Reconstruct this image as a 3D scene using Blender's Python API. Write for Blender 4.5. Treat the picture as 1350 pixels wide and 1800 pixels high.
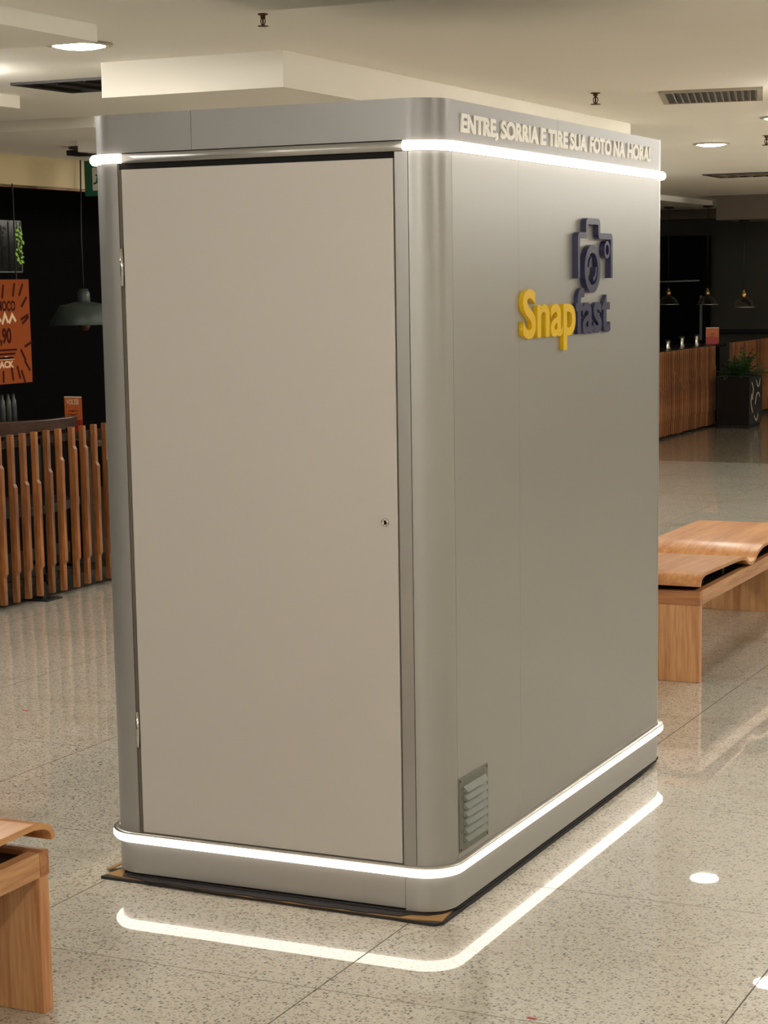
import bpy, math, random
from mathutils import Vector, Matrix
random.seed(7)
S = bpy.context.scene
for o in list(bpy.data.objects): bpy.data.objects.remove(o)
COL = S.collection
R = math.radians
# ------------------------------------------------------------------ camera
YAW, PIT, ROL = 0.4361, -0.1468, -0.0142
fw = Vector((-math.sin(YAW)*math.cos(PIT), math.cos(YAW)*math.cos(PIT), math.sin(PIT)))
rt = Vector((math.cos(YAW), math.sin(YAW), 0)); up = rt.cross(fw)
c_, s_ = math.cos(ROL), math.sin(ROL)
r2 = c_*rt + s_*up; u2 = -s_*rt + c_*up
cam = bpy.data.objects.new('camera', bpy.data.cameras.new('camera')); COL.objects.link(cam)
M = Matrix((r2, u2, -fw)).transposed().to_4x4(); M.translation = Vector((2.0732, -4.7282, 1.7276))
cam.matrix_world = M
cd = cam.data; cd.sensor_fit = 'VERTICAL'; cd.sensor_height = 36; cd.sensor_width = 27
cd.lens = 3452.3/1800*36; cd.shift_x = -23.2/1800; cd.shift_y = 107.6/1800
cd.clip_start = .05; cd.clip_end = 100
S.camera = cam
# ------------------------------------------------------------------ world, exposure
w = bpy.data.worlds.new('world'); S.world = w; w.use_nodes = True
w.node_tree.nodes['Background'].inputs[0].default_value = (1, .9, .78, 1)
w.node_tree.nodes['Background'].inputs[1].default_value = .02
S.view_settings.view_transform = 'Standard'; S.view_settings.look = 'None'
S.view_settings.gamma = 1; S.view_settings.use_curve_mapping = False
S.view_settings.exposure = 0.54
LAMP = 100.0        # downlight radiance
LED_TOP, LED_LOW = 2.0, 3.0
LAMP_COL = (1, .95, .86); LED_COL = (1, .87, .74)
# the ceiling downlights: (x, y, radius, relative strength)
LAMPS = [(-2.325, 1.86, .13, .3, 'round downlight glowing beside the ceiling step at upper left, above the booth end'),
         (-1.82, 8.92, .13, 1, 'round downlight glowing beyond the booth, the farther one below the right air vent'),
         (-.83, 6.95, .13, 1, 'round downlight glowing nearest the right edge of the photo')]
HID = [(-.7, -2.6), (1.2, -2.9), (3.2, -.6), (2.0, 2.2), (4.2, 3.4), (1.8, 5.4), (1.2, 8.4), (3.2, 10.5),
       (-3.3, -4.6), (-.9, -5.0), (1.3, -5.4), (3.6, -4.2), (-2.3, -7.4), (.4, -7.6), (2.8, -7.4), (-3.2, 6.0), (0.2, 11.6), (.2, 15.0), (2.8, 14.2), (-1.1, 16.6), (-.9, 19.8),
       (-3.5, 1.3), (-3.35, 2.3), (-3.4, 10.5), (-3.3, 8.4), (-.35, 10.2), (-3.9, 12.1), (.1, 7.6), (-.05, 5.1), (-.5, 13.0), (-3.0, .1), (.3, 17.6)]  # unseen downlights, several added to brighten door, floor and background
# ------------------------------------------------------------------ helpers
def lin(c):
    f = lambda v: v/12.92 if v <= .04045 else ((v+.055)/1.055)**2.4
    return tuple(f(v/255) for v in c)+(1,)
class NT:
    def __init__(s, name):
        s.m = bpy.data.materials.new(name); s.m.use_nodes = True; s.t = s.m.node_tree; s.b = s.t.nodes['Principled BSDF']
    def n(s, typ, **kw):
        nd = s.t.nodes.new(typ)
        for k, v in kw.items():
            if k.startswith('i_'): nd.inputs[int(k[2:]) if k[2:].isdigit() else k[2:].replace('_', ' ')].default_value = v
            else: setattr(nd, k, v)
        return nd
    def l(s, a, b): s.t.links.new(a, b)
    def math(s, op, a, b=None, c=None, clamp=False):
        nd = s.n('ShaderNodeMath', operation=op, use_clamp=clamp)
        for i, v in enumerate((a, b, c)):
            if v is None: continue
            if isinstance(v, (int, float)): nd.inputs[i].default_value = v
            else: s.l(v, nd.inputs[i])
        return nd.outputs[0]
    def mix(s, fac, a, b):
        nd = s.n('ShaderNodeMix', data_type='RGBA')
        for i, v in ((0, fac), (6, a), (7, b)):
            if isinstance(v, (int, float, tuple)): nd.inputs[i].default_value = v
            else: s.l(v, nd.inputs[i])
        return nd.outputs[2]
def mat(name, rgb, rough=.5, metal=0., spec=.5, noise=0., nscale=8., coat=0., emit=0., bump=0., bscale=200., trans=0.):
    k = NT(name); b = k.b
    b.inputs['Base Color'].default_value = lin(rgb); b.inputs['Roughness'].default_value = rough
    b.inputs['Metallic'].default_value = metal; b.inputs['Specular IOR Level'].default_value = spec
    b.inputs['Coat Weight'].default_value = coat; b.inputs['Coat Roughness'].default_value = .08
    b.inputs['Transmission Weight'].default_value = trans
    if emit:
        b.inputs['Emission Color'].default_value = lin(rgb); b.inputs['Emission Strength'].default_value = emit
    tc = k.n('ShaderNodeTexCoord')
    if noise:
        nz = k.n('ShaderNodeTexNoise', i_Scale=nscale, i_Detail=4.); k.l(tc.outputs['Object'], nz.inputs['Vector'])
        d = tuple(v*(1-noise) for v in lin(rgb)[:3])+(1,); h = tuple(min(1, v*(1+noise)) for v in lin(rgb)[:3])+(1,)
        k.l(k.mix(nz.outputs['Fac'], d, h), b.inputs['Base Color'])
    if bump:
        nz = k.n('ShaderNodeTexNoise', i_Scale=bscale, i_Detail=3.); k.l(tc.outputs['Object'], nz.inputs['Vector'])
        bp = k.n('ShaderNodeBump', i_Strength=bump, i_Distance=.002); k.l(nz.outputs['Fac'], bp.inputs['Height']); k.l(bp.outputs['Normal'], b.inputs['Normal'])
    return k.m
def emission(name, rgb, strength):
    k = NT(name); k.t.nodes.remove(k.b); e = k.n('ShaderNodeEmission', i_Color=tuple(rgb)+(1,), i_Strength=strength)
    k.l(e.outputs[0], k.t.nodes['Material Output'].inputs[0]); return k.m
def wood(name, c1, c2, axis=2, sc=1., rough=.35, vary=0.):
    k = NT(name); tc = k.n('ShaderNodeTexCoord'); mp = k.n('ShaderNodeMapping')
    v = [14*sc]*3; v[axis] = .9*sc; mp.inputs['Scale'].default_value = v
    k.l(tc.outputs['Object'], mp.inputs['Vector'])
    n1 = k.n('ShaderNodeTexNoise', i_Scale=1.6, i_Detail=5., i_Distortion=.7); k.l(mp.outputs[0], n1.inputs['Vector'])
    n2 = k.n('ShaderNodeTexNoise', i_Scale=9., i_Detail=3., i_Distortion=.2); k.l(mp.outputs[0], n2.inputs['Vector'])
    f = k.math('MULTIPLY_ADD', n2.outputs['Fac'], .45, k.math('MULTIPLY', n1.outputs['Fac'], .75))
    cr = k.n('ShaderNodeValToRGB'); cr.color_ramp.elements[0].position = .42; cr.color_ramp.elements[1].position = .74
    cr.color_ramp.elements[0].color = lin(c1); cr.color_ramp.elements[1].color = lin(c2)
    k.l(f, cr.inputs[0]); outc = cr.outputs[0]
    if vary:      # every slat was cut from its own board
        oi = k.n('ShaderNodeObjectInfo'); hs = k.n('ShaderNodeHueSaturation'); k.l(outc, hs.inputs['Color'])
        k.l(k.math('MULTIPLY_ADD', oi.outputs['Random'], vary, 1.1-vary), hs.inputs['Value']); outc = hs.outputs[0]
    k.l(outc, k.b.inputs['Base Color']); k.b.inputs['Roughness'].default_value = rough
    bp = k.n('ShaderNodeBump', i_Strength=.12, i_Distance=.002); k.l(f, bp.inputs['Height']); k.l(bp.outputs[0], k.b.inputs['Normal'])
    return k.m
class MB:
    def __init__(s): s.v = []; s.f = []; s.sm = []
    def add(s, vs, fs, smooth=False):
        o = len(s.v); s.v += [tuple(v) for v in vs]; s.f += [tuple(i+o for i in f) for f in fs]; s.sm += [smooth]*len(fs); return s
    def box(s, a, b):
        x0, y0, z0 = [min(p, q) for p, q in zip(a, b)]; x1, y1, z1 = [max(p, q) for p, q in zip(a, b)]
        return s.add([(x0,y0,z0),(x1,y0,z0),(x1,y1,z0),(x0,y1,z0),(x0,y0,z1),(x1,y0,z1),(x1,y1,z1),(x0,y1,z1)],
              [(0,3,2,1),(4,5,6,7),(0,1,5,4),(1,2,6,5),(2,3,7,6),(3,0,4,7)])
    def prism(s, pts, fn, d0, d1, smooth=False):
        """pts: 2D polygon (counter-clockwise), fn(u,v,d)->xyz"""
        n = len(pts); vs = [fn(u, v, d0) for u, v in pts]+[fn(u, v, d1) for u, v in pts]
        s.add(vs, [tuple(range(n))[::-1], tuple(range(n, 2*n))])
        return s.add(vs, [(i, (i+1) % n, n+(i+1) % n, n+i) for i in range(n)], smooth)
    def lathe(s, prof, c=(0,0,0), n=28, smooth=True):
        vs = []; fs = []
        for i in range(n):
            a = 2*math.pi*i/n
            vs += [(c[0]+r*math.cos(a), c[1]+r*math.sin(a), c[2]+z) for r, z in prof]
        m = len(prof)
        for i in range(n):
            j = (i+1) % n
            fs += [(i*m+k, j*m+k, j*m+k+1, i*m+k+1) for k in range(m-1)]
        return s.add(vs, fs, smooth)
    def tube(s, pts, r, n=8):
        pts = [Vector(p) for p in pts]; vs = []; fs = []
        for i, p in enumerate(pts):
            d = (pts[min(i+1, len(pts)-1)]-pts[max(i-1, 0)]).normalized()
            a = d.orthogonal().normalized() if i == 0 else (pa - d*pa.dot(d)).normalized()
            pa = a; b = d.cross(a)
            vs += [p+r*(math.cos(2*math.pi*k/n)*a+math.sin(2*math.pi*k/n)*b) for k in range(n)]
        for i in range(len(pts)-1):
            fs += [(i*n+k, i*n+(k+1) % n, (i+1)*n+(k+1) % n, (i+1)*n+k) for k in range(n)]
        s.add(vs, fs, True); L = (len(pts)-1)*n
        return s.add(vs, [tuple(range(n))[::-1], tuple(range(L, L+n))])
    def build(s, name, m, parent=None, bevel=0., loc=None):
        me = bpy.data.meshes.new(name); me.from_pydata(s.v, [], s.f); me.update()
        import bmesh
        bm = bmesh.new(); bm.from_mesh(me); 
        for f, q in zip(bm.faces, s.sm): f.smooth = q
        bmesh.ops.remove_doubles(bm, verts=bm.verts, dist=1e-6); bmesh.ops.recalc_face_normals(bm, faces=bm.faces)
        bm.to_mesh(me); bm.free()
        me.materials.append(m); o = bpy.data.objects.new(name, me); COL.objects.link(o)
        if parent: o.parent = parent
        if loc: o.location = loc
        if bevel:
            b = o.modifiers.new('bevel', 'BEVEL'); b.width = bevel; b.segments = 2; b.limit_method = 'ANGLE'
        return o
def tag(o, label=None, cat=None, group=None, kind=None):
    for k, v in (('label', label), ('category', cat), ('group', group), ('kind', kind)):
        if v: o[k] = v
    return o
def thing(name, loc, label, cat, group=None, rz=0.):
    o = bpy.data.objects.new(name, None); COL.objects.link(o); o.location = loc; o.rotation_euler.z = rz
    o.empty_display_size = .1
    return tag(o, label, cat, group)
def struct(name, mb, m): return tag(mb.build(name, m), kind='structure')
def dup(root, loc, label):
    r = root.copy(); COL.objects.link(r); r.location = loc; r['label'] = label
    for ch in list(root.children):
        c = ch.copy(); COL.objects.link(c); c.parent = r
        for g in list(ch.children):
            d = g.copy(); COL.objects.link(d); d.parent = c
    return r
def text_mesh(body, name, m, parent, y0, y1, zbase, caph, depth, off, face_x, ref='H', shear=0):
    """lettering standing on a wall that faces +x; local x runs along +y"""
    def conv(t):
        cu = bpy.data.curves.new('t', 'FONT'); cu.body = t; cu.size = 1; cu.offset = off; cu.resolution_u = 5
        ob = bpy.data.objects.new('t', cu); COL.objects.link(ob); bpy.context.view_layer.update()
        dg = bpy.context.evaluated_depsgraph_get(); me = bpy.data.meshes.new_from_object(ob.evaluated_get(dg))
        bpy.data.objects.remove(ob); return me
    me = conv(ref); zz = [v.co.y for v in me.vertices]; zlo, zhi = min(zz), max(zz); sz = caph/(zhi-zlo)
    cu = bpy.data.curves.new('t', 'FONT'); cu.body = body; cu.size = 1; cu.offset = off; cu.resolution_u = 5; cu.extrude = .5
    ob = bpy.data.objects.new('t', cu); COL.objects.link(ob); bpy.context.view_layer.update()
    dg = bpy.context.evaluated_depsgraph_get(); me = bpy.data.meshes.new_from_object(ob.evaluated_get(dg)); bpy.data.objects.remove(ob)
    xs = [v.co.x for v in me.vertices]; a, b = min(xs), max(xs); sx = (y1-y0)/(b-a)
    for v in me.vertices:
        x, y, z = v.co; v.co = (face_x-.001+(z+.5)*depth, y0+(x-a)*sx, zbase+(y-zlo)*sz)
    me.name = name; me.materials.clear(); me.materials.append(m)
    o = bpy.data.objects.new(name, me); COL.objects.link(o)
    if parent: o.parent = parent
    return o
# ------------------------------------------------------------------ materials
def floor_material(name, base, dark, amt, grout=True, rough=.012):
    k = NT(name); tc = k.n('ShaderNodeTexCoord'); P = tc.outputs['Object']
    # chips: two voronoi layers, warped
    wz = k.n('ShaderNodeTexNoise', i_Scale=60., i_Detail=2.); k.l(P, wz.inputs['Vector'])
    vm = k.n('ShaderNodeVectorMath', operation='MULTIPLY_ADD'); k.l(wz.outputs['Color'], vm.inputs[0]); vm.inputs[1].default_value = (.012, .012, 0); k.l(P, vm.inputs[2])
    def chips(scale, frac, soft):
        vo = k.n('ShaderNodeTexVoronoi', i_Scale=scale, i_Randomness=1.); k.l(vm.outputs[0], vo.inputs['Vector'])
        sx = k.n('ShaderNodeSeparateColor'); k.l(vo.outputs['Color'], sx.inputs[0])
        pick = k.math('LESS_THAN', sx.outputs[0], frac)
        near = k.math('LESS_THAN', vo.outputs['Distance'], soft)
        return k.math('MULTIPLY', pick, near), sx.outputs[1]
    c1, r1 = chips(105., amt, .42); c2, r2 = chips(150., amt*1.2, .5); c3, r3 = chips(95., .42, .6)
    big = k.n('ShaderNodeTexNoise', i_Scale=1.3, i_Detail=3.); k.l(P, big.inputs['Vector'])
    b1 = k.mix(big.outputs['Fac'], tuple(v*.86 for v in lin(base)[:3])+(1,), tuple(min(1, v*1.1) for v in lin(base)[:3])+(1,))
    col = k.mix(k.math('MULTIPLY', c3, .5), b1, k.mix(r3, lin((172, 152, 116)), lin((226, 220, 206))))
    col = k.mix(k.math('MULTIPLY', c2, .62), col, lin((124, 112, 92)))
    col = k.mix(k.math('MULTIPLY', c1, k.math('MULTIPLY_ADD', r1, .4, .5)), col, lin(dark))
    # worn brown traffic stains
    mp = k.n('ShaderNodeMapping'); mp.inputs['Scale'].default_value = (1.1, 3.2, 1); k.l(P, mp.inputs['Vector'])
    st = k.n('ShaderNodeTexNoise', i_Scale=1.1, i_Detail=5., i_Roughness=.6); k.l(mp.outputs[0], st.inputs['Vector'])
    sr = k.n('ShaderNodeMapRange', i_1=.53, i_2=.72, i_3=0., i_4=.42); k.l(st.outputs['Fac'], sr.inputs[0])
    col = k.mix(sr.outputs[0], col, lin((140, 116, 78)))
    if grout:
        sp = k.n('ShaderNodeSeparateXYZ'); k.l(P, sp.inputs[0])
        def line(o, ph, pitch):
            m = k.math('PINGPONG', k.math('SUBTRACT', o, ph-pitch*40), pitch/2)      # 0 on a joint
            return k.math('LESS_THAN', m, .0021)
        g = k.math('MAXIMUM', line(sp.outputs[0], -.09, .99), k.math('MULTIPLY', line(sp.outputs[1], .395, .985), .8))
        col = k.mix(k.math('MULTIPLY', g, .9), col, lin((76, 66, 46)))
        k.l(k.math('MULTIPLY_ADD', g, .4, .34), k.b.inputs['Roughness'])
        k.l(k.math('SUBTRACT', 1., g), k.b.inputs['Coat Weight'])
    else:
        k.b.inputs['Roughness'].default_value = .34; k.b.inputs['Coat Weight'].default_value = 1
    k.l(col, k.b.inputs['Base Color'])
    k.b.inputs['Coat Roughness'].default_value = rough; k.b.inputs['Coat IOR'].default_value = 1.5
    k.b.inputs['Specular IOR Level'].default_value = .4
    return k.m
M_floor = floor_material('granilite', (208, 203, 190), (36, 30, 23), .29)
M_floor2 = floor_material('brown stone', (140, 128, 106), (60, 50, 38), .1, grout=False, rough=.12)
M_floor3 = mat('restaurant floor', (70, 66, 58), .4, noise=.15)  # dark grey carries the shade behind the slats
M_ceil = mat('ceiling paint', (242, 238, 228), .8, noise=.03, nscale=2, bump=.05, bscale=90)
M_wall = mat('wall paint', (238, 233, 220), .8, noise=.05, nscale=1.5)
M_dark = mat('unlit interior black', (6, 6, 7), .9, spec=.1, noise=.2, nscale=1)  # near-black colour carries the darkness of the unlit interior
M_darkg = mat('dark glazed wall', (62, 59, 50), .35, noise=.3, nscale=.6)
M_band = mat('dim grey paint', (96, 84, 72), .7, noise=.08)
M_silver = mat('silver composite panel', (178, 178, 176), .36, metal=.6, noise=.02, nscale=3, bump=.015, bscale=500)
M_fascia = mat('silver fascia panel', (156, 156, 156), .4, metal=.35, noise=.02, nscale=3)  # same silver as the walls, darkened against strip and ceiling reflections
M_door = mat('silver door panel', (204, 200, 195), .48, metal=.2, noise=.02, nscale=2, bump=.015, bscale=500)
M_alu = mat('brushed aluminium', (205, 200, 192), .3, metal=.9)
M_galv = mat('galvanised steel', (132, 137, 132), .42, metal=.75, noise=.12, nscale=30)
M_black = mat('black gap', (10, 8, 7), .8)
M_rubber = mat('black rubber', (38, 36, 38), .7, noise=.3, nscale=40)
M_card = mat('brown cardboard', (150, 116, 70), .85, noise=.2, nscale=20)
M_letter = mat('off white acrylic', (250, 247, 240), .4)
M_yellow = mat('yellow acrylic', (250, 205, 20), .35, noise=.03)
M_navy = mat('navy acrylic', (60, 61, 96), .28)
M_chrome = mat('chrome', (215, 212, 205), .15, metal=1)
M_bronze = mat('aged bronze', (90, 66, 40), .4, metal=.8)
M_steelblk = mat('black steel', (24, 22, 21), .5)
M_white = mat('white enamel', (228, 224, 214), .5)
M_vent = mat('vent grey', (170, 162, 146), .5, metal=.3)
M_ventdk = mat('vent dark', (34, 31, 28), .6)
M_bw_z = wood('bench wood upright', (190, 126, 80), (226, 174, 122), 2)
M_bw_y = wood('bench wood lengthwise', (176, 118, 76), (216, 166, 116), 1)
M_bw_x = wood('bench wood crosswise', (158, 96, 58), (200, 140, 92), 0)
M_ply = wood('plywood seat', (178, 114, 66), (216, 160, 104), 1, .6, rough=.3)
M_slat = wood('slat wood', (108, 62, 30), (182, 118, 66), 2, 1.4, rough=.45, vary=.45)
M_slat2 = wood('dark slat wood', (120, 70, 38), (188, 126, 78), 2, 1.4, rough=.45, vary=.6)
M_dkwood = wood('dark rim wood', (42, 24, 15), (74, 44, 28), 1, rough=.3)
M_orange = mat('orange print', (150, 74, 30), .85, spec=.15, noise=.08, nscale=3)  # print darkened to carry the dim light of the interior
M_red = mat('red print', (176, 40, 34), .45)
M_brownink = mat('brown ink', (66, 20, 14), .8, spec=.1)
M_cream = mat('cream ink', (236, 200, 160), .5)
M_green = mat('green sign', (18, 92, 66), .4)
M_grey_enamel = mat('grey green enamel', (62, 72, 67), .4)
M_brass = mat('brass', (190, 150, 90), .3, metal=.9)
M_leaf = mat('leaf green', (46, 74, 30), .5, noise=.4, nscale=12)
M_planter = mat('black lacquer', (20, 18, 17), .18)
M_led_top = emission('led tube top', LED_COL, LED_TOP)
M_led_low = emission('led tube low', LED_COL, LED_LOW)
M_lamp = emission('downlight glow', LAMP_COL, LAMP)
M_lamp_dim = emission('dimmer downlight glow', LAMP_COL, LAMP*.35)
k = NT('smoked glass'); k.b.inputs['Base Color'].default_value = (.75, .75, .68, 1); k.b.inputs['Roughness'].default_value = .05
k.b.inputs['Transmission Weight'].default_value = 1; k.b.inputs['IOR'].default_value = 1.45; M_glass = k.m
# ------------------------------------------------------------------ the setting
CZ = 2.66
struct('floor', MB().box((-4.36, -10, -.1), (7, 13.42, 0)), M_floor)
struct('floor_hallway', MB().box((-9, 13.42, -.1), (7, 24, 0)), M_floor2)
struct('floor_restaurant', MB().box((-9, -10, -.1), (-4.36, 13.42, 0)), M_floor3)
struct('ceiling', MB().box((-9, -10, CZ), (7, 24, CZ+.12)), M_ceil)
struct('wall_back', MB().box((-9, 22, -.1), (7, 22.1, 2.78)), M_darkg)
struct('wall_left', MB().box((-9.1, -10, -.1), (-9, 24, 2.78)), M_dark)
struct('wall_right', MB().box((6.0, -10, -.1), (6.1, 24, 2.78)), M_wall)
struct('wall_front', MB().box((-9, -10.1, -.1), (7, -10, 2.78)), M_wall)
struct('wall_restaurant', MB().box((-9, -10, 0), (-5.9, 3.0, CZ)), M_dark)
struct('wall_side', MB().box((-7.6, 7.9, 0), (-7.5, 13.5, CZ)).box((-7.6, 3, 0), (-7.5, 7.9, CZ)), M_dark)
# ceiling steps and bulkheads
struct('trim_1', MB().box((-1.69, -10, 2.60), (7, 1.02, CZ+.001)), M_ceil)
struct('trim_2', MB().box((-4.2, -10, 2.543), (-1.69, 1.02, CZ+.001)), M_ceil)
struct('trim_3', MB().box((-2.61, 2.445, 2.515), (-1.745, 6.9, CZ+.001)), M_ceil)
struct('trim_4', MB().box((-9, -10, 2.60), (-3.75, 3.46, CZ+.001)), M_ceil)
struct('trim_5', MB().box((-9, 4.62, 2.60), (-4.085, 10.5, CZ+.001)), M_ceil)
struct('trim_6', MB().box((-4.755, 5.447, 2.536), (-3.4, 6.2, 2.601)), M_ceil)
struct('trim_7', MB().box((-5.95, 3.0, 2.407), (-5.79, 16.5, 2.601)), mat('cream header paint', (206, 188, 148), .7))
struct('trim_8', MB().box((-9, 12.5, 2.60), (-4.64, 18.9, CZ+.001)), M_ceil)
struct('trim_9', MB().box((-4.2, 17.5, 2.385), (-1, 18.4, CZ+.001)), M_band)
struct('trim_10', MB().box((-9, 21.6, 2.53), (7, 22.001, CZ+.001)), M_band)
struct('trim_11', MB().box((-9, 21.85, .98), (7, 22.001, 1.03)), M_black)
struct('trim_12', MB().box((-5.85, 3.0, 2.39), (-5.80, 16.5, 2.408)), M_bronze)

# ------------------------------------------------------------------ photo booth
W, D, RC = 1.08, 1.99, .09
Lf, La, Ls = W-2*RC, math.pi/2*RC, D-2*RC
TOT = 2*(Lf+Ls)+4*La
BR = [0, Lf, Lf+La, Lf+La+Ls, Lf+2*La+Ls, 2*Lf+2*La+Ls, 2*Lf+3*La+Ls, 2*Lf+3*La+2*Ls, TOT]
def per(s, o):
    s %= TOT
    if s < BR[1]: return (-W+RC+s, -o)
    if s < BR[2]: a = (s-BR[1])/RC-math.pi/2; c = (-RC, RC)
    elif s < BR[3]: return (o, RC+s-BR[2])
    elif s < BR[4]: a = (s-BR[3])/RC; c = (-RC, D-RC)
    elif s < BR[5]: return (-RC-(s-BR[4]), D+o)
    elif s < BR[6]: a = (s-BR[5])/RC+math.pi/2; c = (-W+RC, D-RC)
    elif s < BR[7]: return (-W-o, D-RC-(s-BR[6]))
    else: a = (s-BR[7])/RC+math.pi; c = (-W+RC, RC)
    return (c[0]+(RC+o)*math.cos(a), c[1]+(RC+o)*math.sin(a))
def svals(a, b):
    out = [a]; t = a
    cand = []
    for base in (-TOT, 0, TOT):
        for i in range(0, 8):
            x = BR[i]+base; cand.append(x)
            if i % 2 == 1: cand += [x+La*j/10 for j in range(1, 10)]
    out += sorted(x for x in cand if a+1e-5 < x < b-1e-5) + [b]
    return out
def band(a, b, oi, oo, z0, z1, mb=None, prof=None):
    """a strip of the booth's skin from a to b along its perimeter"""
    mb = mb or MB(); ss = svals(a, b)
    prof = prof or [(oi, z0), (oo, z0), (oo, z1), (oi, z1)]
    n = len(prof); vs = []
    for s in ss: vs += [per(s, o)+(z,) for o, z in prof]
    closed = abs(b-a-TOT) < 1e-4; m = len(ss)
    fs = [(i*n+k, (i+1)*n+k, (i+1)*n+(k+1) % n, i*n+(k+1) % n) for i in range(m-1) for k in range(n)]
    mb.add(vs, fs, True)
    if not closed: mb.add(vs, [tuple(range(n)), tuple(range((m-1)*n, m*n))])
    return mb
def sharp(o):      # smooth round the corners, crisp along the edges
    o.data.set_sharp_from_angle(angle=R(35)); return o
sx = lambda x: x+W-RC            # front x -> perimeter
sy = lambda y: BR[2]+y-RC        # side y -> perimeter
booth = thing('photo_booth', (0, 0, 0), 'tall silver photo booth with glowing light strips, yellow and navy logo and rear door', 'photo booth')
tag(band(0, TOT, -.30, -.012, .022, 2.19).build('inner_frame', M_black, booth), 'black inner frame seen in the gaps')
sharp(band(sx(-.118), sy(D)-RC, -.012, 0, .0196, .119).build('base_panel', M_silver, booth))
sharp(band(sy(D)-RC, TOT+sx(-.119), -.012, 0, .0245, .119).build('base_panel', M_silver, booth))
tubep = lambda z0, z1, t: [(0, z0), (t*.7, z0), (t, z0+(z1-z0)*.3), (t, z0+(z1-z0)*.7), (t*.7, z1), (0, z1)]
sharp(band(0, TOT, 0, .02, .12, .146, prof=tubep(.1195, .1465, .021)).build('light_strip', M_led_low, booth))
band(0, TOT, -.004, .019, .1445, .1495).build('strip_channel', M_alu, booth)
# wall skin in pieces: post, corners, side sheets
z0, z1 = .1495, 2.0655
sharp(band(sx(-.1215), sx(-.0845), -.012, 0, z0, z1).build('door_post', M_silver, booth))
sharp(band(sx(-.0825), sy(.0932), -.012, 0, z0, z1).build('corner_panel', M_silver, booth))
sharp(band(sy(.0948), sy(.5705), -.012, 0, z0, z1).build('side_panel', M_silver, booth))
sharp(band(sy(.5712), sy(D)-RC-.001, -.012, 0, z0, z1).build('side_panel', M_silver, booth))
sharp(band(sy(D)-RC+.001, BR[4], -.012, 0, z0, z1).build('corner_panel', M_silver, booth))
sharp(band(BR[4]+.001, BR[5], -.012, 0, z0, z1).build('back_panel', M_silver, booth))
sharp(band(BR[5]+.001, TOT+sx(-.9725), -.012, 0, z0, z1).build('side_panel', M_silver, booth))
# rear door
door = tag(MB().box((-.9585, -.002, .1515), (-.1262, .010, 2.049)).build('door', M_door, booth, bevel=.0015), 'flat silver service door')
MB().box((-.9715, .003, .150), (-.9625, .012, 2.0485)).build('door_edge_strip', mat('dull gap lining', (104, 94, 84), .6), booth)
lk = MB().lathe([(0, .0), (.0112, 0), (.0112, .004), (.0085, .007), (.0062, .007), (.0055, .0045), (0, .0045)], n=24)
lk.v = [(-.162+x, -.002-z, 1.093+y) for x, y, z in lk.v]
lock = tag(lk.build('lock', M_chrome, door), 'small round chrome lock')
MB().box((-.1633, -.0085, 1.088), (-.1607, -.006, 1.098)).build('keyhole', M_black, lock)
for za, zb in ((1.729, 1.833), (.404, .51)):
    h = MB().tube([(-.9655, -.003, za), (-.9655, -.003, zb)], .0052, 10)
    for t in (.33, .66): h.lathe([(.0058, za+(zb-za)*t-.0012), (.0058, za+(zb-za)*t+.0012)], (-.9655, -.003, 0), 10)
    hg = h.build('hinge', M_chrome, door)
    MB().box((-.9735, -.001, za), (-.9655, .001, zb)).build('hinge_leaf', M_alu, hg)
# head of the door: bare aluminium bar where the light strip is missing
band(sx(-.955), sx(-.093), -.012, .004, 2.0665, 2.0915).build('header_bar', M_silver, booth)
tp = tubep(2.0665, 2.0925, .020)
band(BR[6]+.2, TOT+sx(-.956), 0, 0, 0, 0, prof=tp).build('light_strip', M_led_top, booth)
band(sx(-.0915), BR[4], 0, 0, 0, 0, prof=tp).build('light_strip', M_led_top, booth)
# fascia, in sheets with thin seams
zf0, zf1 = 2.0945, 2.2
sharp(band(sx(-.7303), sy(.8975), -.012, 0, zf0, zf1).build('fascia_panel', M_fascia, booth))
sharp(band(sy(.8988), BR[5], -.012, 0, zf0, zf1).build('fascia_panel', M_fascia, booth))
sharp(band(BR[5]+.001, TOT+sx(-.7317), -.012, 0, zf0, zf1).build('fascia_panel', M_fascia, booth))
ss = svals(0, TOT)[:-1]
MB().prism([per(s, -.013) for s in ss], lambda u, v, d: (u, v, d), 2.185, 2.196).build('roof', M_silver, booth)
# ventilation grille
vent = tag(MB().box((0, .100, .166), (.0025, .307, .376)).build('vent_grille', M_galv, booth, bevel=.001), 'small galvanised louvred vent plate')
for i in range(7):
    zt = .349-i*.0235
    mb = MB(); y0, y1 = .130, .290; zb_ = zt-.0165
    MB().box((.0024, y0-.001, zb_-.004), (.0028, y1+.001, zb_+.003)).build('louvre_slot', M_rubber, vent)
    vs = [(.0027, y0, zt), (.0027, y1, zt), (.0027, y1+.004, zb_), (.0027, y0-.004, zb_), (.014, y0+.007, zb_), (.014, y1-.007, zb_)]
    mb.add(vs, [(0, 1, 5, 4), (0, 4, 3), (1, 2, 5), (3, 4, 5, 2)]).build('louvre', M_galv, vent)
for yy in (.108, .299):
    for zz in (.174, .368):
        sc = MB().lathe([(.0035, 0), (.003, .0015), (0, .002)], n=10); sc.v = [(.0025+z, yy+x, zz+y) for x, y, z in sc.v]
        sc.build('screw', M_bronze, vent)
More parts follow.
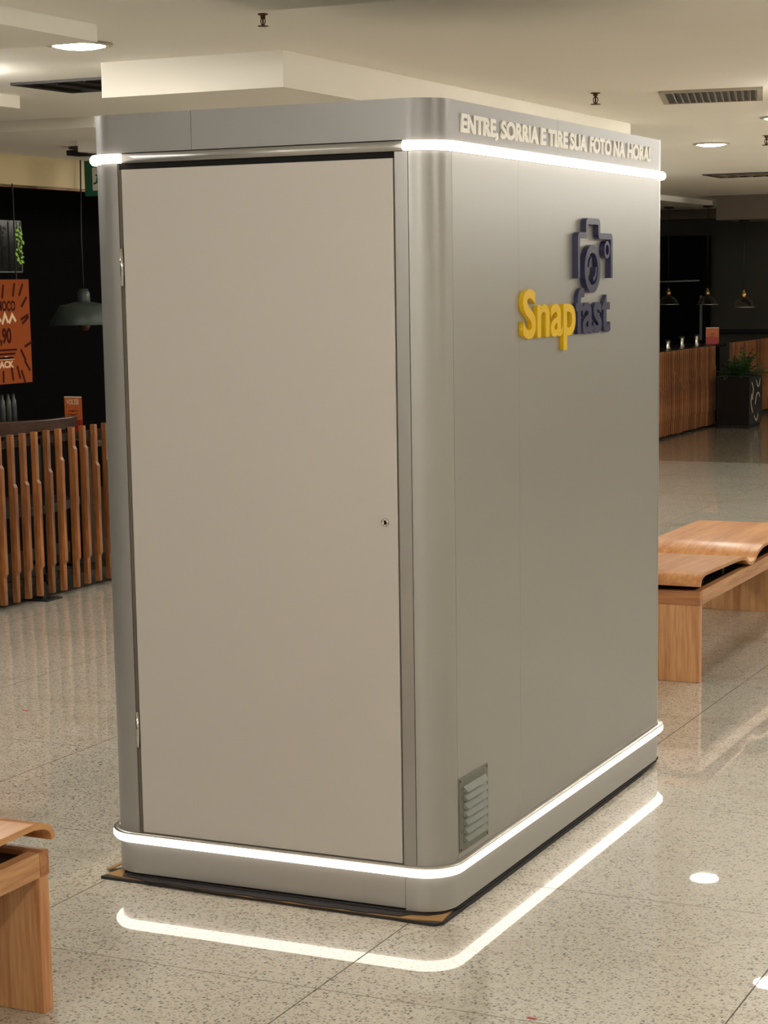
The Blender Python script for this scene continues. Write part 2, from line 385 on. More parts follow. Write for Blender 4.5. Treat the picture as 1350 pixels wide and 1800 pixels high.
# lettering
for wd, a, b in (('ENTRE,', .154, .414), ('SORRIA', .436, .728), ('E', .746, .788), ('TIRE', .808, .975), ('SUA', .993, 1.148), ('FOTO', 1.175, 1.38), ('NA', 1.403, 1.519), ('HORA!', 1.545, 1.79)):
    text_mesh(wd, 'slogan_word', M_letter, booth, a, b, 2.119+.0015*(a/1.5), .0485, .005, .045, 0)
tag(text_mesh('Snap', 'logo_lettering', M_yellow, booth, .572, 1.016, 1.563, .139, .014, .022, 0, ref='E'), 'yellow raised logo letters')
tag(text_mesh('fast', 'logo_lettering', M_navy, booth, 1.019, 1.346, 1.563, .139, .014, .022, 0, ref='E'), 'navy raised logo letters')
X = lambda u, v, d: (d, u, v)
def stroke(path, wd, d0, d1, mb=None):
    mb = mb or MB(); L = []; Rr = []
    P = [Vector(p) for p in path]
    for i, p in enumerate(P):
        a = (p-P[i-1]).normalized() if i else None; b = (P[i+1]-p).normalized() if i < len(P)-1 else None
        a = a or b; b = b or a; t = (a+b).normalized(); n = Vector((-t.y, t.x)); k2 = wd/2/max(.4, n.dot(Vector((-a.y, a.x))))
        L.append(p+n*k2); Rr.append(p-n*k2)
    n = len(P); vs = [X(*q, d0) for q in L+Rr]+[X(*q, d1) for q in L+Rr]; fs = []
    for i in range(n-1):
        fs += [(i, i+1, n+i+1, n+i), (2*n+i, 3*n+i, 3*n+i+1, 2*n+i+1), (i, 2*n+i, 2*n+i+1, i+1), (n+i, n+i+1, 3*n+i+1, 3*n+i)]
    fs += [(0, n, 3*n, 2*n), (n-1, 3*n-1, 4*n-1, 2*n-1)]
    return mb.add(vs, fs)
def fil(pts, r):
    out = [pts[0]]
    for i in range(1, len(pts)-1):
        p, a, b = Vector(pts[i]), Vector(pts[i-1]), Vector(pts[i+1]); u = (a-p).normalized(); v = (b-p).normalized()
        for t in (0, .25, .5, .75, 1):
            s, e = p+u*r, p+v*r; out.append(tuple((1-t)**2*s+2*t*(1-t)*p+t*t*e))
    return out+[pts[-1]]
icon = stroke(fil([(1.033, 1.733), (1.033, 1.864), (1.107, 1.864), (1.107, 1.908), (1.222, 1.908), (1.222, 1.864), (1.343, 1.864), (1.343, 1.733)], .012), .019, -.001, .018)
icon = tag(icon.build('camera_emblem', M_navy, booth), 'navy raised camera outline above the logo letters')
def ring(c, ro, ri, a0=0, a1=360, n=48, d1=.018, ez=1.):
    m = MB(); k = max(3, int(n*(a1-a0)/360)); full = a1-a0 >= 360
    vs = []
    for i in range(k+(0 if full else 1)):
        a = R(a0+(a1-a0)*i/k)
        for r, d in ((ri, -.001), (ro, -.001), (ro, d1), (ri, d1)): vs.append((d, c[0]+r*math.cos(a), c[1]+r*ez*math.sin(a)))
    N = len(vs)//4; fs = [(4*i+q, 4*((i+1) % N)+q, 4*((i+1) % N)+(q+1) % 4, 4*i+(q+1) % 4) for i in range(N if full else N-1) for q in range(4)]
    m.add(vs, fs)
    if not full: m.add(vs, [(0, 1, 2, 3), (N*4-4, N*4-3, N*4-2, N*4-1)])
    return m
ring((1.159, 1.762), .0745, .050).build('lens_ring', M_navy, icon)
ring((1.159, 1.762), .038, .028, 105, 170).build('lens_glint', M_navy, icon)
ring((1.159, 1.762), .040, .028, -80, 10).build('lens_glint', M_navy, icon)
ring((1.299, 1.822), .0275, .0165).build('viewfinder_ring', M_navy, icon)
# mat under the booth, of cardboard over black rubber
mt = thing('floor_mat', (0, 0, 0), 'thin black rubber and torn cardboard mat under the silver photo booth', 'mat')
def poly(pts, z0, z1, name, m, par): return MB().prism(pts, lambda u, v, d: (u, v, d), z0, z1).build(name, m, par)
def rough_edge(a, b, n, j):
    return [(a[0]+(b[0]-a[0])*i/n+random.uniform(-j, j), a[1]+(b[1]-a[1])*i/n+random.uniform(-j, j)) for i in range(n)]
pr = rough_edge((-1.098, -.020), (-.012, -.046), 26, .0022)+rough_edge((-.012, -.046), (.006, -.026), 2, 0)+rough_edge((.006, -.020), (.004, 1.96), 8, .0015)+[(-.02, 1.99), (-1.06, 1.99), (-1.075, .10)]
poly(pr, 0, .0085, 'rubber_sheet', M_rubber, mt)
pc = rough_edge((-1.090, -.010), (-.70, -.036), 9, .003)+rough_edge((-.70, -.036), (-.016, -.042), 12, .002)+[(.001, -.024), (-.012, .10), (-.012, 1.9), (-1.05, 1.9), (-1.07, .08)]
poly(pc, .0085, .0115, 'cardboard_sheet', M_card, mt)
pb = [(-1.03, -.010), (-.97, -.018)]+rough_edge((-.93, -.029), (-.70, -.037), 7, .0035)+rough_edge((-.70, -.037), (-.16, -.041), 16, .003)+[(-.12, -.036), (-.10, -.012), (-.05, .0), (-.02, .03), (.002, .10), (.002, 1.9), (-1.05, 1.9), (-1.06, .06)]
poly(pb, .0115, .0150, 'spacer_sheet', M_rubber, mt)
poly([(-1.02, -.002), (-.12, -.008), (-.02, .03), (-.004, .12), (-.004, 1.9), (-1.04, 1.9), (-1.05, .06)], .0150, .0190, 'levelling_sheet', M_rubber, mt)
fl = MB().add([(-1.135, .065, .001), (-1.10, .03, .012), (-1.06, .11, .030), (-1.09, .13, .022), (-1.135, .065, .004), (-1.10, .03, .015), (-1.06, .11, .033), (-1.09, .13, .025)],
     [(3, 2, 1, 0), (4, 5, 6, 7), (0, 1, 5, 4), (1, 2, 6, 5), (2, 3, 7, 6), (3, 0, 4, 7)])
fl.build('torn_flap', M_card, mt)

# ------------------------------------------------------------------ benches
def cr(pts, n=6):
    out = []
    for i in range(len(pts)-1):
        p = [Vector(pts[max(0, min(len(pts)-1, j))]) for j in (i-1, i, i+1, i+2)]
        for t in range(n):
            u = t/n; out.append(.5*((2*p[1])+(-p[0]+p[2])*u+(2*p[0]-5*p[1]+4*p[2]-p[3])*u*u+(-p[0]+3*p[1]-3*p[2]+p[3])*u**3))
    return out+[Vector(pts[-1])]
BW = .54
def bench(loc, rz, label):
    t = thing('wooden_bench', loc, label, 'bench', 'slatless wooden benches with wavy plywood seats', rz)
    L = 1.94
    for y in (0, L-.04): MB().box((-BW+.002, y+.002, 0), (-.002, y+.042, .338)).build('leg_panel', M_bw_z, t, .002)
    for y in (0, L-.038): MB().box((-BW, y, .338), (0, y+.038, .400)).build('end_rail', M_bw_x, t, .002)
    for x in (-BW, -.034): MB().box((x, .038, .338), (x+.034, L-.038, .400)).build('side_rail', M_bw_y, t, .002)
    MB().box((-BW+.034, .038, .376), (-.034, L-.038, .388)).build('inner_plate', M_steelblk, t)
    P = cr([(-.020, .424), (-.014, .445), (.008, .464), (.05, .474), (.10, .476), (.40, .470), (.64, .464), (.735, .452), (.79, .428), (.84, .419), (.89, .428),
            (.945, .452), (1.02, .469), (1.10, .475), (1.3, .476), (1.7, .476), (1.86, .474), (1.925, .464), (1.952, .445), (1.958, .424)])
    mb = MB(); th = .015; n = len(P); vs = []
    for i, p in enumerate(P):
        d = (P[min(i+1, n-1)]-P[max(i-1, 0)]).normalized(); nn = Vector((-d.y, d.x))
        q = p-nn*th
        vs += [(-BW-.006, p.x, p.y), (.006, p.x, p.y), (.006, q.x, q.y), (-BW-.006, q.x, q.y)]
    mb.add(vs, [(4*i+k, 4*i+4+k, 4*i+4+(k+1) % 4, 4*i+(k+1) % 4) for i in range(n-1) for k in range(4)], True)
    mb.add(vs, [(0, 1, 2, 3), (4*n-4, 4*n-3, 4*n-2, 4*n-1)])
    sharp(mb.build('seat', M_ply, t))
    for y in (.22, .56, 1.16, 1.70):
        MB().box((-BW+.06, y, .388), (-.06, y+.04, .462)).build('seat_bracket', M_steelblk, t)
    return t
bench((-.262, 3.351, 0), 0, 'wooden bench with wavy plywood seat behind the photo booth at right')
bench((-.616-BW, -.955, 0), math.pi, 'wooden bench cut off by the left edge, in front of the booth')

# ------------------------------------------------------------------ slatted fences
def fence(name, label, x, ys, z0, z1, hi, lo, m, feet, y0, y1, bulge=.012, sw=.027, sd=.03):
    t = thing(name, (x, y0, 0), label, 'fence', 'slatted wooden fences around the restaurant')
    for i, y in enumerate(ys):
        a, b = z0+random.uniform(-.004, .004), z1
        zh, zl = hi(i, y), lo(i, y)
        pts = [(0, a), (sd, a), (sd, zl-.02), (sd+bulge, zl), (sd+bulge, zh), (sd, zh+.02), (sd, b), (0, b)]
        MB().prism(pts, lambda u, v, d: (u, d, v), 0, sw).build('slat', m, t, loc=(-.02, y-y0, 0))
    MB().box((-.05, 0, z1-.075), (-.02, y1-y0, z1-.035)).build('top_rail', M_steelblk, t)
    MB().box((-.05, 0, .10), (-.02, y1-y0, .14)).build('bottom_rail', M_steelblk, t)
    for f in feet:
        p = MB().box((-.055, f-y0-.02, .006), (-.02, f-y0+.02, .9)).build('post', M_steelblk, t)
        MB().box((-.12, f-y0-.07, 0), (.05, f-y0+.07, .008)).build('foot_plate', M_steelblk, p)
    return t
ys = [3.53+.117*i for i in range(3)]+[3.88, 3.995, 4.105, 4.215, 4.33, 4.445, 4.575, 4.685, 4.80, 4.915, 5.03, 5.145, 5.26]
his = {3: .77, 4: .658, 5: .662, 6: .659, 7: .71, 8: .767, 9: .82, 10: .817, 11: .707}
tag(fence('slatted_fence', 'slatted wooden fence with notched upright slats, left of the photo booth', -4.29, ys, .03, .945,
      lambda i, y: his.get(i, .72), lambda i, y: .2, M_slat, (4.29, 5.2), 3.45, 5.35))
fence('slatted_fence', 'slatted wooden fence in the right background, left of the black planter', -4.31, [15.2+.078*i for i in range(35)], .03, .945,
      lambda i, y: .6+.1*math.sin(i*.6), lambda i, y: .2, M_slat2, (15.6, 17.0), 15.15, 17.98, .01, .03)
fence('slatted_fence', 'farthest slatted wooden fence, partly hidden behind the black planter at right', -4.31, [18.6+.085*i for i in range(34)], .05, .955,
      lambda i, y: .6+.1*math.sin(i*.6), lambda i, y: .2, M_slat2, (19.6, 21.0), 18.55, 21.5, .01, .03)

# ------------------------------------------------------------------ restaurant at left
po = thing('hanging_poster', (-5.72, 5.855, 1.105), 'orange printed poster hanging in the dark restaurant at the left edge', 'poster')
MB().box((0, -.22, 0), (.012, .372, .68)).build('poster_sheet', M_orange, po)
def flat_text(body, name, m, par, y0, y1, z, h, x, off=.02, ref='H'):
    return text_mesh(body, name, m, par, y0, y1, z, h, .001, off, x, ref)
flat_text('ALMOÇO', 'poster_lettering', M_brownink, po, -.06, .212, .475, .066, .0125, .04)
flat_text('8,90', 'poster_lettering', M_brownink, po, -.02, .155, .265, .10, .0125, .04)
flat_text('PACK', 'poster_lettering', M_cream, po, -.02, .17, .105, .045, .0125, .04)
for k, (a, b) in enumerate((((-.02, .40), (.05, .44)), ((.06, .39), (.125, .455)), ((.135, .395), (.21, .45)))):
    stroke([(a[0], a[1]), ((a[0]+b[0])/2, b[1]), (b[0], a[1]+.01)], .02, .0125, .0135).build('poster_print', M_cream, po)
for i in range(3): MB().box((.0125, -.06+.01*i, .215-i*.026), (.0135, .21-.02*i, .228-i*.026)).build('poster_print', M_brownink, po)
MB().prism([(.0, .158), (.09, .183), (.185, .158)], X, .0125, .0135).build('poster_print', M_cream, po)
for cx_, cz_, aa in ((.30, .60, 60), (.22, .60, 75), (.10, .59, 80), (.33, .52, 45), (.34, .40, 30), (.36, .24, 200), (.30, .17, -55), (.34, .10, -50), (.24, .06, -70), (.17, .05, -80), (.29, .03, -65), (.33, .42, 20), (.07, .03, 88)):
    q = R(aa); dx, dz = math.cos(q)*.045, math.sin(q)*.045
    cx_ -= .02; cz_ += .012; stroke([(cx_-dx, max(.01, cz_-dz)), (cx_, cz_), (min(.355, cx_+dx), cz_+dz)], .018, .0125, .0135).build('poster_streak', M_brownink, po)
for yy in (-.1, .25): MB().box((-.004, yy, .68), (.004, yy+.004, 1.302)).build('hanging_wire', M_steelblk, po)
# framed glass with a plant behind it
fr = thing('window_display', (-5.75, 5.83, 1.83), 'dark glass display panel with thin frame above the orange poster', 'display')
mb = MB()
for a, b in (((0, -.2, 0), (.01, .385, .008)), ((0, -.2, .332), (.01, .385, .34)), ((0, .377, 0), (.01, .385, .34))): mb.box(a, b)
mb.build('frame', mat('dim frame', (70, 72, 70), .4), fr)
MB().box((.002, -.2, .008), (.006, .377, .332)).build('panel', mat('black glass', (20, 21, 22), .1), fr)
pl = thing('climbing_plant', (-5.68, 6.08, 1.86), 'small bright green trailing plant in front of the dark display panel', 'plant')
mb = MB(); st = MB()
for i in range(26):
    z = .03+.25*i/26; y = .03*math.sin(i*1.9)+.01; a = random.uniform(0, 6.3); r = .018
    c = Vector((random.uniform(0, .02), y, z)); u = Vector((0.2, math.cos(a), math.sin(a)))*r; v = Vector((.3, -math.sin(a), math.cos(a)))*r*.55
    mb.add([c-u, c-v, c+u, c+v], [(0, 1, 2), (0, 2, 3)])
mb.build('foliage', mat('bright leaf', (150, 205, 50), .5), pl)
st.tube([(.005, 0, 0), (.005, .01, .15), (.005, -.01, .3)], .003, 6).build('stem', M_leaf, pl)
# exit sign
sg = thing('exit_sign', (-5.47, 6.8, 2.344), 'green and white exit sign half hidden behind the left edge of the photo booth', 'sign')
MB().box((-.147, 0, 0), (.20, .012, .237)).build('sign_board', M_green, sg)
MB().box((-.083, -.002, .036), (.16, 0, .19)).build('white_field', M_white, sg)
FX = lambda u, v, d: (u, d, v)
rn = MB()
for pts in ([(-.073, .075), (-.045, .083), (-.03, .13), (-.045, .128), (-.055, .093), (-.075, .088)], [(-.06, .14), (-.02, .152), (-.02, .138), (-.05, .130)], [(-.02, .152), (.03, .125), (.02, .115), (-.03, .138)], [(-.03, .138), (-.005, .138), (.0, .09), (-.02, .09)], [(.0, .09), (.04, .06), (.03, .05), (-.02, .085)]):
    rn.prism(pts, FX, -.004, -.002)
rn.build('running_figure', M_green, sg)
# pendant lamp with flat enamel shade
pe = thing('pendant_lamp', (-5.75, 6.935, 1.467), 'grey enamel pendant lamp hanging in the dark restaurant behind the booth edge', 'lamp')
MB().lathe([(.245, 0), (.248, .004), (.178, .128), (.165, .138), (.06, .158), (.055, .152), (.16, .130), (.172, .122), (.240, .002), (.245, 0)], n=40).build('lamp_shade', M_grey_enamel, pe)
MB().lathe([(0, .25), (.03, .25), (.042, .22), (.045, .15), (.04, .14), (0, .14)], n=20).build('socket', M_grey_enamel, pe)
MB().lathe([(0, -.045), (.03, -.035), (.045, 0), (.03, .06), (.02, .12)], n=20).build('bulb', mat('amber glass', (90, 52, 40), .2), pe)
MB().tube([(0, 0, .25), (-.01, .01, .6), (0, .02, 1.133)], .005, 6).build('cord', M_steelblk, pe)
# red table sign
def flyer(loc, wd, ht, label, rz=0, txt=True):
    t = thing('table_sign', loc, label, 'sign', rz=rz)
    MB().box((-wd/2, 0, 0), (wd/2, .004, ht)).build('sign_card', M_red, t)
    MB().box((-wd/2, -.001, ht*.42), (wd/2, 0, ht)).build('picture_panel', mat('flyer orange', (206, 108, 52), .5, noise=.6, nscale=60), t)
    MB().box((-wd/2, -.0015, ht-.008), (wd/2, -.0005, ht)).build('white_edge', M_white, t)
    for k in range(3): MB().prism([(-wd*.38, ht*(.46+.09*k)), (0, ht*(.44+.09*k)), (wd*.4, ht*(.49+.09*k)), (wd*.1, ht*(.47+.09*k))], FX, -.0018, -.001).build('print_stroke', M_brownink, t)
    if txt:
        o = text_mesh('VOLTEI', 'sign_lettering', M_cream, t, 0, wd*.72, 0, ht*.13, .001, .05, 0)
        o.matrix_parent_inverse = Matrix(); o.location = (-wd*.38, -.002, ht*.80); o.rotation_euler.z = -math.pi/2
    return t
# dining furniture behind the fence
tb = thing('dining_table', (-4.98, 5.7, 0), 'dark square dining table behind the left slatted fence', 'table')
MB().box((-.35, -.35, .765), (.35, .35, .80)).build('tabletop', M_dkwood, tb, .003)
MB().box((-.04, -.04, .02), (.04, .04, .765)).build('pedestal', M_steelblk, tb)
MB().box((-.25, -.25, 0), (.25, .25, .02)).build('base', M_steelblk, tb)
flyer((-4.965, 5.6, .80), .127, .252, 'small red and orange table sign reading VOLTEI above the left slatted fence')
bq = thing('curved_bench', (-4.9, 4.75, 0), 'dark wooden bench with long curved backrest rail behind the left fence', 'bench')
rail = [(.245-.42*(t-.03)**2*(1.6 if t < 0 else 1), t) for t in [-.43+.92*i/14 for i in range(15)]]
mb = MB(); n = 15; vs = []
for (x, y) in rail: vs += [(x, y, .90), (x+.05, y, .90), (x+.05, y, .968-.02*y), (x, y, .968-.02*y)]
mb.add(vs, [(4*i+k, 4*i+4+k, 4*i+4+(k+1) % 4, 4*i+(k+1) % 4) for i in range(n-1) for k in range(4)]); mb.add(vs, [(0, 1, 2, 3), (4*n-4, 4*n-3, 4*n-2, 4*n-1)])
mb.build('backrest_rail', M_dkwood, bq, .004)
mb = MB(); vs = []
for (x, y) in rail: vs += [(x-.42, y, .42), (x+.05, y, .42), (x+.05, y, .47), (x-.42, y, .47)]
mb.add(vs, [(4*i+k, 4*i+4+k, 4*i+4+(k+1) % 4, 4*i+(k+1) % 4) for i in range(n-1) for k in range(4)]); mb.add(vs, [(0, 1, 2, 3), (4*n-4, 4*n-3, 4*n-2, 4*n-1)])
mb.build('seat', M_steelblk, bq, .004)
for i in (1, 7, 13): MB().box((rail[i][0], rail[i][1]-.02, 0), (rail[i][0]+.04, rail[i][1]+.02, .91)).build('leg', M_steelblk, bq)
chm = mat('dull chrome', (150, 146, 140), .35, metal=.8)
ch = thing('metal_stool', (-4.62, 4.03, 0), 'metal stool with dark red seat seen through the left slatted fence', 'stool')
MB().lathe([(0, .50), (.17, .50), (.18, .52), (.18, .56), (.16, .575), (0, .58)], n=24).build('seat', mat('dark red vinyl', (70, 22, 20), .4), ch)
for a in (45, 135, 225, 315):
    MB().tube([(.13*math.cos(R(a)), .13*math.sin(R(a)), .5), (.2*math.cos(R(a)), .2*math.sin(R(a)), 0)], .01, 8).build('leg', chm, ch)
for z, r in ((.40, .155), (.22, .175)):
    MB().lathe([(r, z-.006), (r+.008, z), (r, z+.006), (r-.008, z), (r, z-.006)], n=28).build('footrest_ring', chm, ch)
bt = mat('dull bottle', (58, 60, 60), .3)
for i, (y, lab) in enumerate(((5.935, 'leftmost slim grey bottle below the orange poster'), (6.0, 'middle slim grey bottle below the orange poster'), (6.06, 'right slim grey bottle below the orange poster, next to the dark space'))):
    b = MB().lathe([(0, 0), (.02, 0), (.021, .15), (.018, .19), (.01, .21), (.01, .235), (0, .235)], (-5.75, y, .80), 16).build('bottle', bt)
    tag(b, lab, 'bottle', 'slim bottles under the poster')
sb = thing('side_counter', (-5.8, 6.35, 0), 'dark low counter under the orange poster at the left edge', 'counter')
MB().box((-.25, -.75, 0), (.15, .3, .77)).build('body', M_dark, sb)
MB().box((-.27, -.77, .77), (.17, .32, .80)).build('countertop', M_steelblk, sb)
# ------------------------------------------------------------------ restaurant at right
cn = thing('bar_counter', (-4.75, 17.2, 0), 'dark counter behind the right background slatted fence', 'counter')
MB().box((-.2, -1.9, 0), (.2, 1.75, .90)).build('body', M_dark, cn)
MB().box((-.25, -1.95, .90), (.27, 1.8, .935)).build('countertop', mat('dark counter', (30, 27, 26), .3), cn)
for i, (y, h, lab) in enumerate(((16.95, .11, 'leftmost shiny metal shaker on the dark counter at right'), (17.5, .135, 'middle shiny metal shaker on the dark counter at right'), (18.1, .14, 'right shiny metal shaker on the counter, nearest the red sign'))):
    s = thing('metal_shaker', (-4.6, y, .935), lab, 'shaker', 'shakers on the dark counter')
    MB().lathe([(0, 0), (.04, 0), (.043, .01), (.03, h*.45), (.036, h*.8), (.036, h*.82), (0, h*.82)], n=20).build('body', M_chrome, s)
    MB().lathe([(.037, h*.82), (.037, h*.93), (.02, h), (0, h)], n=20).build('lid', M_steelblk, s)
flyer((-4.6, 18.8, .935), .16, .20, 'small dark red table sign on the counter beside the black planter', rz=R(25), txt=False)
# planter and fern
pn = thing('tall_planter', (-4.0, 17.85, 0), 'black lacquered square planter with pale curved painted reflections', 'planter')
MB().box((-.2, -.28, .045), (.2, .28, .60)).build('body', M_planter, pn, .006)
MB().box((-.18, -.26, 0), (.18, .26, .045)).build('plinth', M_black, pn)
MB().box((-.18, -.26, .60), (.18, .26, .603)).build('soil', M_rubber, pn)
mw = mat('pale reflection', (228, 214, 188), .3)  # reflections on the lacquer, painted as thin pale strips
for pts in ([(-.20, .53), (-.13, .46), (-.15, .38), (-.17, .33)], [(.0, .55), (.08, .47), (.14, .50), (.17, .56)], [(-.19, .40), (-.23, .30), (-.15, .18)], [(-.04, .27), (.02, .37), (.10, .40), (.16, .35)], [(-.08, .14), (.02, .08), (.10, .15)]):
    q = cr(pts, 5); stroke([tuple(p) for p in q], .012, .2, .202).build('reflection_line', mw, pn)
fn = thing('potted_fern', (-4.0, 17.85, .604), 'dark green bushy fern growing in the black planter at right', 'plant')
mb = MB(); stm = MB()
for i in range(75):
    a = random.uniform(0, 2*math.pi); el = random.uniform(.15, 1.35); L = random.uniform(.22, .42)
    d = Vector((math.cos(a)*math.cos(el), math.sin(a)*math.cos(el), math.sin(el))); p0 = Vector((d.x*.06, d.y*.1, 0)); L *= (.62 if d.x < -.2 else 1); prev = None
    pts = [p0+d*L*t+Vector((0, 0, -.12*L*t*t*2)) for t in (0, .2, .4, .6, .8, 1)]
    stm.tube(pts, .0025, 4)
    side = d.cross(Vector((0, 0, 1))).normalized()
    for k in range(1, 6):
        for sgn in (-1, 1):
            l = .06*(1.15-k/6); c = pts[k]; f2 = (pts[k]-pts[k-1]).normalized()
            tip = c+side*sgn*l+f2*.02+Vector((0, 0, -.01)); m1 = c+side*sgn*l*.5+f2*.028; m2 = c+side*sgn*l*.5-f2*.012
            mb.add([c, m1, tip, m2], [(0, 1, 2, 3)])
mb.build('foliage', M_leaf, fn); stm.build('stems', M_leaf, fn)
# three glass pendants
def gpend(loc, drop, label):
    t = thing('glass_pendant_lamp', loc, label, 'lamp', 'glass pendant lamps in the right background')
    MB().lathe([(.132, 0), (.128, .012), (.112, .05), (.075, .085), (.042, .10), (.03, .12), (.028, .12), (.04, .097), (.073, .082), (.108, .048), (.124, .01), (.128, -.002), (.132, 0)], n=32).build('glass_shade', mat('smoked shade', (108, 104, 88), .15, spec=.8) if False else M_glass, t)
    MB().lathe([(.129, -.003), (.134, 0), (.131, .004)], n=32).build('rim', M_alu, t)
    MB().lathe([(0, .20), (.01, .20), (.016, .185), (.016, .17), (.03, .155), (.032, .12), (.024, .11), (0, .11)], n=20).build('socket', M_brass, t)
    MB().tube([(0, 0, .2), (0, 0, drop)], .004, 6).build('cord', M_steelblk, t)
    MB().lathe([(0, drop), (.06, drop), (.06, drop-.02), (0, drop-.025)], n=20).build('ceiling_rose', M_steelblk, t)
gpend((-3.95, 17.8, 1.392), 2.385-1.392, 'glass pendant lamp at far right, hanging lowest over the black planter')
gpend((-4.667, 18.8, 1.412), 2.60-1.412, 'middle glass pendant lamp over the slatted fence at right')
gpend((-5.16, 18.8, 1.417), 2.60-1.417, 'glass pendant lamp partly hidden by the right edge of the booth')
# tall cabinets and rails in the dim bar, behind
cb = thing('bar_shelf', (-6.2, 21.3, 0), 'dark tall bar shelf with a steel rail in the unlit bar at right', 'shelf')
MB().box((-.6, 0, 0), (.75, .4, 2.3)).build('body', M_dark, cb)
MB().tube([(-.5, -.05, 1.68), (.72, -.05, 1.70)], .012, 6).build('rail', M_galv, cb)
MB().box((.72, -.03, .9), (.75, 0, 1.5)).build('upright', M_galv, cb)

# ------------------------------------------------------------------ ceiling fittings
def downlight(x, y, r, k, label, z=CZ, dome=.7):
    t = thing('ceiling_downlight', (x, y, z), label, 'light', 'round ceiling downlights')
    MB().lathe([(r*.78, -.001), (r*.8, -.010), (r, -.006), (r, 0), (r*.78, 0)], n=40).build('trim_ring', M_vent, t)
    MB().lathe([(0, -.030*dome), (r*.3, -.0285*dome), (r*.55, -.023*dome), (r*.7, -.0145*dome), (r*.78, -.004), (r*.78, -.001), (0, -.001)], n=40).build('diffuser', M_lamp if k > .5 else M_lamp_dim, t)
    return t
d0 = None
for x, y, r, k_, lab in LAMPS: d0 = downlight(x, y, r, k_, lab)
d0 = downlight(3.2, 12.8, .13, 1, 'round ceiling downlight, unseen, added to light the hall', CZ, 2.9)  # deeper dome on unseen lamps, added to throw light on the ceiling
for i, (x, y) in enumerate(HID):
    zc = CZ
    if y < 1.02: zc = 2.60 if x > -1.69 else 2.543
    if y > 11 and x < -3.6: zc = 2.60
    dup(d0, (x, y, zc), 'round ceiling downlight, unseen, added to light the hall')
def sprinkler(x, y, label, s=1., z=CZ):
    t = thing('sprinkler_head', (x, y, z), label, 'sprinkler', 'bronze sprinkler heads on the ceiling')
    MB().lathe([(0, 0), (.018*s, 0), (.018*s, -.004), (.009*s, -.006), (.009*s, -.016), (0, -.016)], n=18).build('base', M_bronze, t)
    MB().tube([(-.003, 0, -.014*s), (-.009*s, 0, -.022*s), (-.007*s, 0, -.034*s), (0, 0, -.040*s)], .0022*s, 6).tube([(.003, 0, -.014*s), (.009*s, 0, -.022*s), (.007*s, 0, -.034*s), (0, 0, -.040*s)], .0022*s, 6).tube([(0, 0, -.012), (0, 0, -.04*s)], .003*s, 8).build('yoke', M_bronze, t)
    MB().lathe([(0, -.038*s), (.019*s, -.041*s), (.019*s, -.043*s), (0, -.043*s)], n=18).build('deflector', M_bronze, t)
sprinkler(-1.301, 1.471, 'bronze sprinkler head at the top of the photo, above the booth front')
sprinkler(-1.272, 4.896, 'bronze sprinkler head beside the long air vent, above the slogan end', 1.35)
sprinkler(-1.29, 8.385, 'bronze sprinkler head cut off by the right edge, below the second downlight', 1.5)
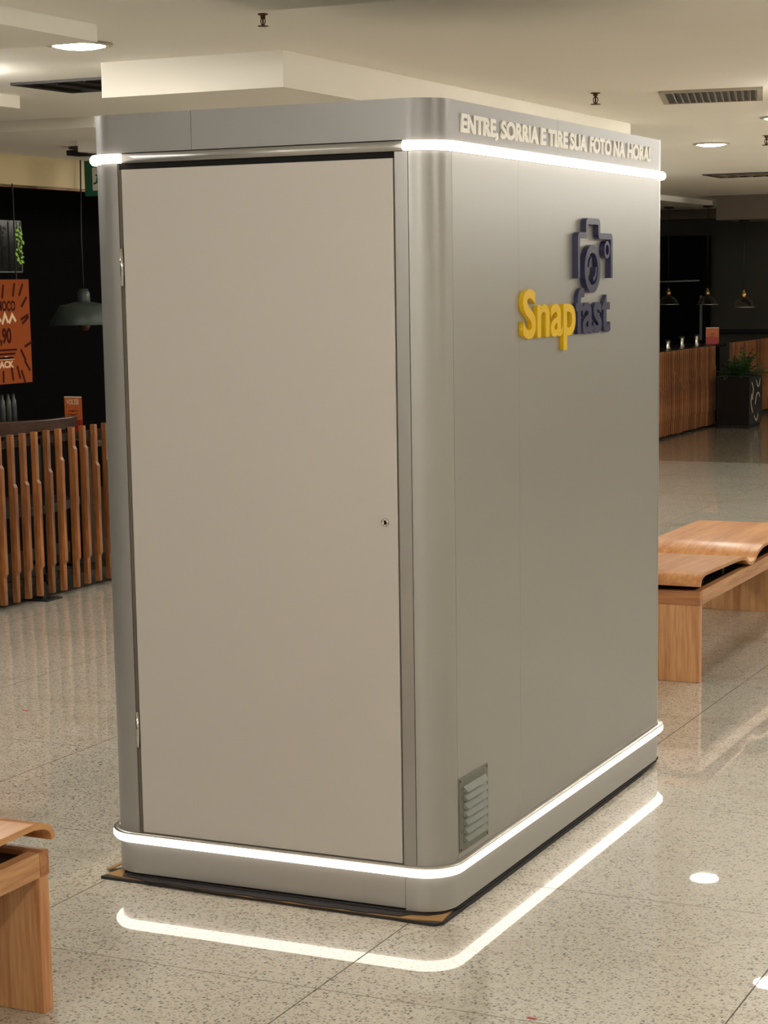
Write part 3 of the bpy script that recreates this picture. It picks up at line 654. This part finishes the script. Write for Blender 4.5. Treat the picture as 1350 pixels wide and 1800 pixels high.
def quad_vent(name, q, label, m_fr, m_in, blades, mb_mat, z=CZ):
    cx = sum(p[0] for p in q)/4; cy = sum(p[1] for p in q)/4; q = [Vector((p[0]-cx, p[1]-cy)) for p in q]
    t = thing(name, (cx, cy, z), label, 'vent')
    at = lambda u, v: (q[0]*(1-u)+q[1]*u)*(1-v)+(q[3]*(1-u)+q[2]*u)*v
    def pr(u0, u1, v0, v1, z0, z1, mb=None):
        mb = mb or MB(); P = [at(u0, v0), at(u1, v0), at(u1, v1), at(u0, v1)]
        return mb.prism([(p.x, p.y) for p in P], lambda a, b, d: (a, b, d), z0, z1)
    f = pr(0, 1, 0, .05, -.012, 0); pr(0, 1, .95, 1, -.012, 0, f); pr(0, .06, .05, .95, -.012, 0, f); pr(.94, 1, .05, .95, -.012, 0, f)
    f.build('frame', m_fr, t); pr(.06, .94, .05, .95, -.002, 0).build('backing', m_in, t)
    for i in range(blades):
        u = .12+.80*i/(blades-1)
        P = [at(u, .07), at(u, .93)]; a, b = P; dx = (at(1, .5)-at(0, .5)).normalized()*.014
        MB().add([(a.x, a.y, -.001), (b.x, b.y, -.001), (b.x+dx.x, b.y+dx.y, -.016), (a.x+dx.x, a.y+dx.y, -.016), (a.x+.002, a.y, -.001), (b.x+.002, b.y, -.001), (b.x+dx.x+.002, b.y+dx.y, -.016), (a.x+dx.x+.002, a.y+dx.y, -.016)],
                 [(0, 1, 2, 3), (7, 6, 5, 4), (0, 4, 5, 1), (2, 6, 7, 3), (1, 5, 6, 2), (0, 3, 7, 4)]).build('blade', mb_mat, t)
    return t
quad_vent('air_vent', [(-.973, 4.987), (-.457, 5.052), (-.623, 5.695), (-1.14, 5.622)], 'rectangular white air vent with row of blades at upper right', M_vent, M_ventdk, 13, M_vent)
quad_vent('air_vent', [(-3.02, 12.85), (-2.42, 12.85), (-2.42, 13.45), (-3.02, 13.45)], 'distant dark framed air vent below the downlights at right', M_ventdk, M_vent, 5, M_vent)
quad_vent('air_vent', [(-3.416, 2.92), (-2.85, 2.92), (-2.83, 3.385), (-3.395, 3.385)], 'square dark air vent beside the ceiling bulkhead at upper left', M_ventdk, M_ventdk, 4, mat('vent blade dark', (72, 64, 54), .5))
spk = thing('ceiling_speaker', (-5.02, 5.9, 2.60), 'small black fitting under the ceiling above the cream header at left', 'speaker')
MB().lathe([(0, 0), (.09, 0), (.09, -.012), (0, -.012)], n=20).build('mount', M_band, spk)
MB().box((-.06, -.1, -.055), (.10, .04, -.022)).box((-.01, -.04, -.022), (.01, -.02, -.012)).build('body', M_steelblk, spk, .004)
# scraps on the floor
for (x, y), lab in (((-2.685, 1.826), 'tiny red scrap on the floor left of the booth'), ((.47, -.57), 'tiny red scrap on the floor at the bottom right')):
    tag(MB().prism([(-.012, -.003), (.010, -.005), (.014, .002), (-.010, .004)], lambda u, v, d: (x+u, y+v, d), 0, .0015).build('paper_scrap', M_red), lab, 'scrap')
